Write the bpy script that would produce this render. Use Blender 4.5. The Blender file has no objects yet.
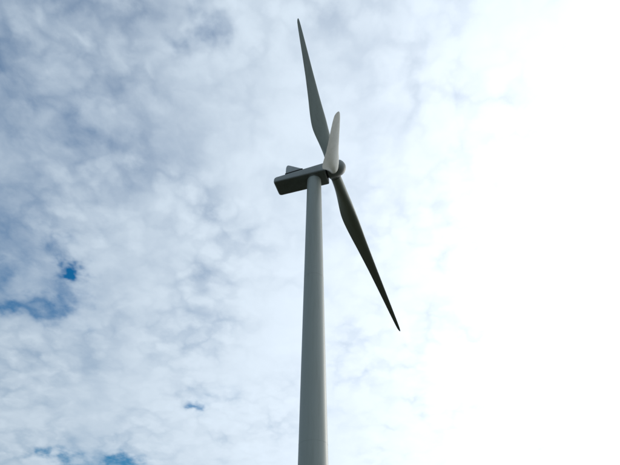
import bpy, bmesh, math
from mathutils import Vector, Matrix

R = math.radians
S = bpy.context.scene
COL = S.collection

# ------------------------------------------------------------------ camera
EYE = Vector((0.0, 0.0, 1.6))
PITCH = R(45.95)                       # looking up at the turbine
cam_d = bpy.data.cameras.new('camera')
cam_d.sensor_width = 36.0
cam_d.lens = 36.0 * 468.7 / 620.0
cam_d.clip_start, cam_d.clip_end = 0.1, 20000.0
cam = bpy.data.objects.new('camera', cam_d)
COL.objects.link(cam)
cam.location = EYE
cam.rotation_euler = (Matrix.Rotation(R(90) + PITCH, 3, 'X') @ Matrix.Rotation(0.0123, 3, 'Z')).to_euler()   # hand-held: rolled a little
S.camera = cam

# ------------------------------------------------------------------ light
SUN_EL, SUN_AZ = R(20.0), R(56.0)     # azimuth from +Y towards +X
SUN = Vector((math.sin(SUN_AZ) * math.cos(SUN_EL), math.cos(SUN_AZ) * math.cos(SUN_EL), math.sin(SUN_EL)))
sun_d = bpy.data.lights.new('sun', 'SUN')
sun_d.energy = 1.4
sun_d.angle = R(30.0)                 # veiled by thin cloud
sun_d.color = (1.0, 0.965, 0.9)
sun = bpy.data.objects.new('sun', sun_d)
COL.objects.link(sun)
sun.rotation_euler = (-SUN).to_track_quat('-Z', 'Y').to_euler()

vs = S.view_settings
vs.view_transform = 'Standard'
vs.look = 'None'
vs.exposure = 0.0
vs.gamma = 1.0
vs.use_curve_mapping = False

# ------------------------------------------------------------------ sky
world = bpy.data.worlds.new('World')
S.world = world
world.use_nodes = True
NT = world.node_tree
NT.nodes.clear()


class G:
    """small helper for building maths out of shader nodes"""
    def __init__(self, nt): self.nt = nt
    def put(self, sock, v):
        if hasattr(v, 'is_linked') or hasattr(v, 'links'): self.nt.links.new(v, sock)
        else: sock.default_value = v
    def m(self, op, a, b=None, c=None, clamp=False):
        n = self.nt.nodes.new('ShaderNodeMath'); n.operation = op; n.use_clamp = clamp
        for i, v in enumerate((a, b, c)):
            if v is not None: self.put(n.inputs[i], v)
        return n.outputs[0]
    def add(self, a, b): return self.m('ADD', a, b)
    def sub(self, a, b): return self.m('SUBTRACT', a, b)
    def mul(self, a, b): return self.m('MULTIPLY', a, b)
    def v(self, op, a, b=None, scale=None):
        n = self.nt.nodes.new('ShaderNodeVectorMath'); n.operation = op
        self.put(n.inputs[0], a)
        if b is not None: self.put(n.inputs[1], b)
        if scale is not None: self.put(n.inputs['Scale'], scale)
        return n.outputs['Value'] if op in ('DOT_PRODUCT', 'LENGTH', 'DISTANCE') else n.outputs[0]
    def xyz(self, x, y, z):
        n = self.nt.nodes.new('ShaderNodeCombineXYZ')
        for s, v in zip(n.inputs, (x, y, z)): self.put(s, v)
        return n.outputs[0]
    def noise(self, vec, scale, detail=2.0, rough=0.5, dist=0.0, color=False, dim='2D'):
        n = self.nt.nodes.new('ShaderNodeTexNoise'); n.noise_dimensions = dim
        self.put(n.inputs['Vector'], vec)
        n.inputs['Scale'].default_value = scale
        n.inputs['Detail'].default_value = detail
        n.inputs['Roughness'].default_value = rough
        n.inputs['Distortion'].default_value = dist
        return n.outputs['Color'] if color else n.outputs[0]
    def cells(self, vec, scale, smooth=0.6):
        n = self.nt.nodes.new('ShaderNodeTexVoronoi'); n.feature = 'SMOOTH_F1'; n.voronoi_dimensions = '2D'
        self.put(n.inputs['Vector'], vec)
        n.inputs['Scale'].default_value = scale
        n.inputs['Smoothness'].default_value = smooth
        return n.outputs['Distance']
    def ramp(self, x, a, b, lo=0.0, hi=1.0):
        n = self.nt.nodes.new('ShaderNodeMapRange'); n.interpolation_type = 'SMOOTHSTEP'
        self.put(n.inputs[0], x)
        for i, v in enumerate((a, b, lo, hi)): self.put(n.inputs[i + 1], v)
        return n.outputs[0]
    def mix(self, f, a, b):
        n = self.nt.nodes.new('ShaderNodeMix'); n.data_type = 'RGBA'; n.clamp_factor = True
        self.put(n.inputs[0], f); self.put(n.inputs[6], a); self.put(n.inputs[7], b)
        return n.outputs[2]


g = G(NT)
tc = NT.nodes.new('ShaderNodeTexCoord')
dirv = g.v('NORMALIZE', tc.outputs['Generated'])
sep = NT.nodes.new('ShaderNodeSeparateXYZ')
NT.links.new(dirv, sep.inputs[0])
dz = g.add(g.m('MAXIMUM', sep.outputs[2], 0.0), 0.25)     # curved layer: flattens out towards the horizon
qx, qy = g.m('DIVIDE', sep.outputs[0], dz), g.m('DIVIDE', sep.outputs[1], dz)
q = g.xyz(qx, qy, 0.0)                       # a point on the cloud layer overhead

# warped coordinates, so the puffs are not a regular pattern
wv = g.v('SUBTRACT', g.noise(q, 4.5, 3, 0.6, color=True), (0.5, 0.5, 0.5))
qw = g.v('ADD', q, g.v('SCALE', wv, scale=0.085))
qw = g.v('MULTIPLY', qw, (1, 1, 0))
big = g.noise(q, 2.6, 3, 0.5)                # broad thick and thin areas
mid = g.noise(g.v('ADD', qw, (7.3, 2.1, 0)), 7.5, 4, 0.55)          # banks
wv1 = g.v('SUBTRACT', g.noise(q, 26.0, 4, 0.55, color=True), (0.5, 0.5, 0.5))
qp = g.v('MULTIPLY', g.v('ADD', qw, g.v('SCALE', wv1, scale=0.045)), (1, 1, 0))     # cauliflower edges
puff = g.cells(g.v('ADD', qp, (1.7, 4.2, 0)), 15.0, 0.28)           # rounded puffs
puff2 = g.cells(g.v('ADD', qp, (5.7, 0.2, 0)), 31.0, 0.35)
fine = g.noise(g.v('ADD', qw, (3.1, 9.4, 0)), 24.0, 5, 0.6)

# thin places in the layer (place on the layer, radius, depth)
GAPS = [
    (-0.540, 0.800, 0.026, 1.05), (-0.547, 0.725, 0.034, 0.30), (-0.560, 0.868, 0.045, 0.36), (-0.597, 0.925, 0.040, 0.48),
    (-0.660, 0.915, 0.030, 0.36), (-0.700, 0.905, 0.026, 0.42), (-0.690, 0.800, 0.050, 0.22), (-0.62, 0.86, 0.13, 0.14),
    (-0.334, 1.323, 0.026, 0.62), (-0.300, 1.295, 0.050, 0.22), (-0.213, 1.264, 0.040, 0.22),
    (-0.828, 1.495, 0.030, 0.75), (-0.760, 1.525, 0.040, 0.70), (-0.583, 1.570, 0.050, 0.75), (-0.67, 1.60, 0.10, 0.5),
    (-0.203, 0.294, 0.026, 0.32), (-0.161, 0.280, 0.030, 0.22), (-0.435, 0.451, 0.050, 0.18), (-0.50, 0.33, 0.30, 0.36), (-0.66, 0.66, 0.18, 0.22),
]
wv2 = g.v('SUBTRACT', g.noise(q, 17.0, 3, 0.5, color=True), (0.5, 0.5, 0.5))
qg = g.v('MULTIPLY', g.v('ADD', qw, g.v('SCALE', wv2, scale=0.12)), (1, 1, 0))    # ragged edges
gap = None
for gx, gy, gr, gd in GAPS:
    dd = g.v('DISTANCE', qg, (gx, gy, 0.0))
    t = g.mul(g.m('POWER', 2.718, g.mul(g.m('POWER', g.mul(dd, 1.0 / gr), 2.0), -1.0)), gd)
    gap = t if gap is None else g.add(gap, t)

puff0 = g.cells(g.v('ADD', qw, (8.1, 3.3, 0)), 6.5, 0.8)            # large soft heaps
rough = g.ramp(g.noise(g.v('ADD', q, (2.2, 6.1, 0)), 3.4, 3, 0.55), 0.34, 0.66, 0.35, 1.0)   # puffy here, smooth there
wisp = g.noise(g.v('ADD', g.v('MULTIPLY', qg, (1.0, 0.55, 0)), (4.4, 1.9, 0)), 9.0, 6, 0.62)
dens = g.add(g.mul(g.sub(big, 0.5), 0.50), g.mul(g.sub(mid, 0.5), 0.36))
dens = g.add(dens, g.mul(g.sub(0.45, puff0), 0.20))
dens = g.add(dens, g.mul(g.mul(g.sub(0.38, puff), 0.44), rough))
dens = g.add(dens, g.mul(g.mul(g.sub(0.38, puff2), 0.24), rough))
dens = g.add(dens, g.mul(g.sub(wisp, 0.5), 0.12))
dens = g.add(dens, g.mul(g.m('MAXIMUM', g.m('MINIMUM', g.v('DOT_PRODUCT', q, (0.9, 0.35, 0.0)), 0.6), -0.6), 0.34))      # the layer thins out westwards
tau = g.add(0.80, dens)
tau = g.sub(tau, g.mul(gap, g.add(0.55, g.mul(fine, 0.9))))
cover = g.ramp(tau, -0.42, 1.0)

# light scattered forward by the cloud towards the sun
cosg = g.v('DOT_PRODUCT', dirv, tuple(SUN))
ang = g.m('ARCCOSINE', g.m('MINIMUM', g.m('MAXIMUM', cosg, -1.0), 1.0))
wide = g.m('POWER', 2.718, g.mul(ang, -1.0 / 1.6))
near = g.m('POWER', 2.718, g.mul(ang, -1.0 / 0.50))
lum = g.add(g.add(2.85, g.mul(wide, 5.1)), g.mul(near, 11.0))
shade = g.add(0.97, g.mul(dens, 0.20))       # thick puffs shine a little more than the veils between
# away from the sun the layer is lit mostly by the blue of the sky
tint = g.mix(g.m('POWER', 2.718, g.mul(ang, -1.0 / 0.75)), (0.81, 1.0, 1.19, 1), (1.05, 1.0, 0.97, 1))
cloud = g.v('SCALE', tint, scale=g.mul(lum, shade))

sky = NT.nodes.new('ShaderNodeTexSky')
sky.sky_type = 'NISHITA'
sky.sun_disc = False
sky.sun_elevation = SUN_EL
sky.sun_rotation = SUN_AZ
sky.altitude = 0
sky.air_density = 2.0
sky.dust_density = 0.0
sky.ozone_density = 10.0

bgn = NT.nodes.new('ShaderNodeBackground')
bgn.inputs['Strength'].default_value = 0.12
hs = NT.nodes.new('ShaderNodeHueSaturation')
hs.inputs['Saturation'].default_value = 1.17
hs.inputs['Hue'].default_value = 0.498
NT.links.new(sky.outputs[0], hs.inputs['Color'])
NT.links.new(g.mix(cover, hs.outputs[0], cloud), bgn.inputs['Color'])
outw = NT.nodes.new('ShaderNodeOutputWorld')
NT.links.new(bgn.outputs[0], outw.inputs['Surface'])
world.cycles.sampling_method = 'MANUAL'
world.cycles.sample_map_resolution = 1024


# ------------------------------------------------------------------ helpers
def mat(name):
    m = bpy.data.materials.new(name); m.use_nodes = True
    return m, m.node_tree, m.node_tree.nodes['Principled BSDF']


def paint(name, col, rough, dirt, streak=(1, 1, 1), scale=1.0):
    """weathered gloss coat: base colour broken by faint grime in object space"""
    m, nt, b = mat(name)
    k = G(nt)
    t = nt.nodes.new('ShaderNodeTexCoord')
    p = k.v('MULTIPLY', t.outputs['Object'], streak)
    n1 = k.noise(p, 0.5 * scale, 6, 0.6, dim='3D')
    n2 = k.noise(p, 4.0 * scale, 5, 0.6, dim='3D')
    f = k.ramp(k.add(k.mul(n1, 0.7), k.mul(n2, 0.3)), 0.42, 0.68, 0.0, dirt)
    c = k.mix(f, (*col, 1), (col[0] * 0.55, col[1] * 0.55, col[2] * 0.5, 1))
    nt.links.new(c, b.inputs['Base Color'])
    nt.links.new(k.add(rough, k.mul(n2, 0.12)), b.inputs['Roughness'])
    b.inputs['Specular IOR Level'].default_value = 0.4
    return m


M_TOWER = paint('tower_paint', (0.37, 0.405, 0.37), 0.38, 0.3, (1, 1, 0.08))
M_NAC = paint('nacelle_paint', (0.31, 0.335, 0.325), 0.42, 0.4, (1, 1, 1))
M_BLADE = paint('blade_paint', (0.345, 0.37, 0.315), 0.36, 0.4, (1, 1, 0.15))
M_HOOD = paint('hood_paint', (0.42, 0.45, 0.45), 0.42, 0.3, (1, 1, 1))
M_DARK, _, _b = mat('dark_seal')
_b.inputs['Base Color'].default_value = (0.03, 0.03, 0.03, 1); _b.inputs['Roughness'].default_value = 0.7


def obj(name, bm, m, parent=None, smooth=True, sharp=35):
    me = bpy.data.meshes.new(name)
    bmesh.ops.recalc_face_normals(bm, faces=bm.faces[:])
    bm.to_mesh(me); bm.free()
    me.materials.append(m)
    if smooth:
        me.polygons.foreach_set('use_smooth', [True] * len(me.polygons))
        me.set_sharp_from_angle(angle=R(sharp))
    o = bpy.data.objects.new(name, me)
    COL.objects.link(o)
    if parent: o.parent = parent
    return o


def loft(bm, rings, cap0=True, cap1=True):
    vr = [[bm.verts.new(p) for p in r] for r in rings]
    n = len(vr[0])
    for a, b in zip(vr, vr[1:]):
        for i in range(n):
            bm.faces.new((a[i], a[(i + 1) % n], b[(i + 1) % n], b[i]))
    if cap0: bm.faces.new(vr[0][::-1])
    if cap1: bm.faces.new(vr[-1])


def lathe(prof, n=64):
    bm = bmesh.new()
    loft(bm, [[(r * math.cos(2 * math.pi * i / n), r * math.sin(2 * math.pi * i / n), z) for i in range(n)] for r, z in prof])
    return bm


# ------------------------------------------------------------------ ground
gm, gnt, gb = mat('grass_ground')
k = G(gnt)
t = gnt.nodes.new('ShaderNodeTexCoord')
n1 = k.noise(t.outputs['Object'], 0.02, 6, 0.6)
n2 = k.noise(t.outputs['Object'], 0.9, 8, 0.65)
gc = k.mix(k.ramp(n1, 0.35, 0.65), (0.026, 0.030, 0.019, 1), (0.040, 0.040, 0.027, 1))
gc = k.mix(k.ramp(n2, 0.4, 0.75, 0, 0.6), gc, (0.018, 0.020, 0.013, 1))
gnt.links.new(gc, gb.inputs['Base Color'])
gb.inputs['Roughness'].default_value = 1.0
gb.inputs['Specular IOR Level'].default_value = 0.08
bmp = gnt.nodes.new('ShaderNodeBump'); bmp.inputs['Strength'].default_value = 0.6
gnt.links.new(n2, bmp.inputs['Height']); gnt.links.new(bmp.outputs[0], gb.inputs['Normal'])
bm = bmesh.new()
NR = 96
rad = [0, 30, 80, 200, 500, 1500, 5000, 12000]
prev = [bm.verts.new((0, 0, 0))]
for r in rad[1:]:
    ring = [bm.verts.new((r * math.cos(2 * math.pi * i / NR), r * math.sin(2 * math.pi * i / NR), 0)) for i in range(NR)]
    for i in range(NR):
        j = (i + 1) % NR
        bm.faces.new((prev[0], ring[i], ring[j]) if len(prev) == 1 else (prev[i], ring[i], ring[j], prev[j]))
    prev = ring
ground = obj('ground', bm, gm, smooth=False)
ground['kind'] = 'structure'

# ------------------------------------------------------------------ turbine
H = 70.0                                   # top of the tower
BASE = Vector((0.644, 52.94, 0.0))
YAW = R(-17.8)                             # nacelle points right and towards the viewer
TILT = R(8.5)
CONE = R(3.75)
ROTOR = R(18.4)
LEN = 44.0                                 # hub centre to blade tip
PITCH_BLADE = R(88)                        # feathered: parked rotor
OVER = 3.60

turbine = bpy.data.objects.new('wind_turbine', None)
COL.objects.link(turbine)
turbine.location = BASE
turbine.rotation_euler = (0, 0, YAW)       # local +X is the nose direction
turbine['label'] = 'tall pale grey three-bladed wind turbine seen from below against the clouds'
turbine['category'] = 'wind turbine'

# tower: tapered tube in three bolted lengths
R0, R1 = 1.80, 1.275
prof = []
for i in range(29):
    z = H * i / 28
    prof.append((R0 + (R1 - R0) * (i / 28), z))
tower = obj('tower', lathe(prof, 96), M_TOWER, turbine)

for z in (22.5, 46.5):                     # flanged joints between the lengths
    rr = R0 + (R1 - R0) * z / H
    obj('flange_joint', lathe([(rr - 0.05, z - 0.05), (rr + 0.006, z - 0.05), (rr + 0.006, z + 0.05), (rr - 0.05, z + 0.05)], 96), M_TOWER, tower)
obj('yaw_collar', lathe([(1.1, H - 0.02), (1.42, H - 0.02), (1.42, H + 0.28), (1.1, H + 0.28)], 64), M_NAC, tower)


def rrect(x, y0, y1, z0, z1, rb, rt, n=6):
    """rounded rectangle in the YZ plane at x"""
    pts = []
    for cy, cz, a0, r in ((y1 - rb, z0 + rb, -90, rb), (y1 - rt, z1 - rt, 0, rt), (y0 + rt, z1 - rt, 90, rt), (y0 + rb, z0 + rb, 180, rb)):
        for i in range(n + 1):
            a = R(a0 + 90 * i / n)
            pts.append((x, cy + r * math.cos(a), cz + r * math.sin(a)))
    return pts


# nacelle: long box with rounded edges, its roof falling away towards the rear
NB, NW = H + 0.12, 1.75


def roof(x):
    return H + 2.45 + (x - 2.3) * 0.085


rings = []
for x, w, b, tp, rr in ((-7.40, 1.45, 0.32, -0.36, .26), (-7.32, 1.60, 0.16, -0.18, .28), (-7.15, 1.70, 0.05, -0.06, .30), (-6.85, NW, 0, 0, .30),
                        (-3.0, NW, 0, 0, .30), (0.8, NW, 0, 0, .30), (2.1, NW, 0, 0, .30), (2.32, 1.72, 0.03, -0.03, .24), (2.42, 1.64, 0.10, -0.1, .22)):
    rings.append(rrect(x, -w, w, NB + b, roof(x) + tp, rr, rr))
bm = bmesh.new()
loft(bm, rings)
nac = obj('nacelle', bm, M_NAC, turbine)

# roof hood of the cooler: tall at the back, sloping down forwards
bm = bmesh.new()
hr = []
HX0 = -5.05
for x, h, w in ((HX0 - .05, 1.75, 1.50), (HX0, 2.3, 1.66), (HX0 + .12, 2.65, 1.73), (HX0 + 0.35, 2.78, 1.765), (HX0 + 0.7, 2.55, 1.765), (HX0 + 2.9, 0.45, 1.765), (HX0 + 3.2, 0.20, 1.76), (HX0 + 3.28, 0.12, 1.7)):
    r_ = min(0.5, h * 0.4)
    hr.append(rrect(x, -w, w, roof(x) - 0.04, roof(x) + h, 0.02, r_))
loft(bm, hr)
hood = obj('cooler_hood', bm, M_HOOD, nac)
bm = bmesh.new()
loft(bm, [rrect(x, -1.80, 1.80, roof(x) - 0.10, roof(x) + 0.08, .02, .02) for x in (HX0 - 0.08, HX0 + 3.34)])
obj('hood_seal', bm, M_DARK, nac)
# underside: round yaw skirt opening and a service hatch
bm = bmesh.new()
loft(bm, [rrect(x, -0.5, 0.5, NB - 0.025, NB + 0.05, .01, .01) for x in (-5.6, -4.3)])
obj('service_hatch', bm, M_NAC, nac)

# rotor frame: local +X along the shaft, tilted up
rotor_loc = Vector((OVER * math.cos(TILT), 0, H + 1.50 + OVER * math.sin(TILT)))
shaft = Matrix.Translation(rotor_loc) @ Matrix.Rotation(-TILT, 4, 'Y')
sp = [(0.9, -1.06), (1.36, -1.05), (1.54, -0.95), (1.60, -0.7), (1.64, -0.2), (1.65, 0.4), (1.60, 1.0), (1.46, 1.5), (1.20, 1.95), (0.86, 2.25), (0.46, 2.43), (0.12, 2.5)]
bm = lathe(sp, 64)
bm.transform(Matrix.Rotation(R(90), 4, 'Y'))
spin = obj('spinner', bm, M_NAC, turbine)
spin.matrix_local = shaft
bm = lathe([(0.8, -1.45), (1.25, -1.45), (1.25, -1.02), (0.8, -1.02)], 48)
bm.transform(Matrix.Rotation(R(90), 4, 'Y'))
sc_ = obj('shaft_collar', bm, M_DARK, turbine)
sc_.matrix_local = shaft


# blade: span along +Z, leading edge towards +X before pitching
def interp(tab, s):
    for (a, va), (b, vb) in zip(tab, tab[1:]):
        if s <= b:
            u = (s - a) / (b - a); u = u * u * (3 - 2 * u) if len(tab) < 4 else u
            return va + (vb - va) * u
    return tab[-1][1]


def smooth_interp(tab, s, w=0.02):
    return sum(interp(tab, min(max(s + w * d, 0), 1)) for d in (-2, -1, 0, 1, 2)) / 5


CH = [(0, 1.9), (.03, 1.9), (.08, 2.12), (.13, 2.55), (.18, 2.95), (.225, 3.1), (.28, 2.96), (.4, 2.36), (.55, 1.78), (.7, 1.36), (.85, 0.98), (.94, 0.72), (1, 0.45)]
TH = [(0, 1.0), (.045, 1.0), (.10, .76), (.16, .48), (.215, .37), (.3, .30), (.5, .24), (.7, .20), (1, .17)]
TW = [(0, 13), (.1, 13), (.25, 10), (.4, 6), (.6, 3), (.8, 1), (1, 0)]
AX = [(0, .5), (.045, .5), (.1, .42), (.2, .32), (.35, .30), (1, .34)]
NP = 40


def section(s):
    c, th, ax = smooth_interp(CH, s, .012), smooth_interp(TH, s, .012), smooth_interp(AX, s, .012)
    if s > 0.965:                                  # rounded tip
        u = (s - 0.965) / 0.035
        c *= math.sqrt(max(1 - u * u, 0.0)) * 0.97 + 0.03
    circ = max(0.0, min(1.0, 1 - (s - 0.03) / 0.15)); circ = circ * circ * (3 - 2 * circ)
    tw = R(smooth_interp(TW, s))
    pts = []
    for i in range(NP):
        a = 2 * math.pi * i / NP
        x = 0.5 * (1 + math.cos(a))                # 1 = trailing, 0 = leading
        yt = 5 * th * (.2969 * math.sqrt(x) - .1260 * x - .3516 * x * x + .2843 * x ** 3 - .1030 * x ** 4)
        cam_ = 0.03 * (1 - (2 * x - 0.9) ** 2) * (1 - circ)
        ya = (yt if a <= math.pi else -yt) + cam_
        yc = 0.5 * math.sin(a) * th
        y = ya * (1 - circ) + yc * circ
        X, Y = (ax - x) * c, y * c
        pts.append((X * math.cos(tw) - Y * math.sin(tw), X * math.sin(tw) + Y * math.cos(tw)))
    return pts


bm = bmesh.new()
ROOT = 1.45
ss = [i / 60 for i in range(58)] + [.958, .967, .975, .982, .988, .993, .997, 1.0]
rings = []
for s in ss:
    z = ROOT + (LEN - ROOT) * s
    rings.append([(x, y, z) for x, y in section(s)])
loft(bm, rings)
blade_me = None
LABELS = ('blade pointing up behind the sunlit blade', 'dark blade reaching down to the right', 'sunlit foreshortened blade pointing at the viewer')
for kk in range(3):
    a = ROTOR - kk * 2 * math.pi / 3
    # e1 is up in the rotor plane, e2 = shaft x up
    M = Matrix.Rotation(a, 4, Vector((-1, 0, 0)) * -1) @ Matrix.Rotation(CONE, 4, 'Y') @ Matrix.Rotation(R(90) - PITCH_BLADE, 4, 'Z')
    if blade_me is None:
        o = obj('blade', bm, M_BLADE, turbine, sharp=60); blade_me = o.data
        cb = lathe([(0.7, 1.30), (1.02, 1.30), (1.02, 1.62), (0.7, 1.62)], 48)
        c_ = obj('root_collar', cb, M_NAC, o); collar_me = c_.data
        c2 = obj('root_seal', lathe([(0.7, 1.62), (0.975, 1.62), (0.975, 1.72), (0.7, 1.72)], 48), M_DARK, o); seal_me = c2.data
    else:
        o = bpy.data.objects.new('blade', blade_me); COL.objects.link(o); o.parent = turbine
        c_ = bpy.data.objects.new('root_collar', collar_me); COL.objects.link(c_); c_.parent = o
        c2 = bpy.data.objects.new('root_seal', seal_me); COL.objects.link(c2); c2.parent = o
    o.matrix_local = shaft @ M
    o['label'] = LABELS[kk]
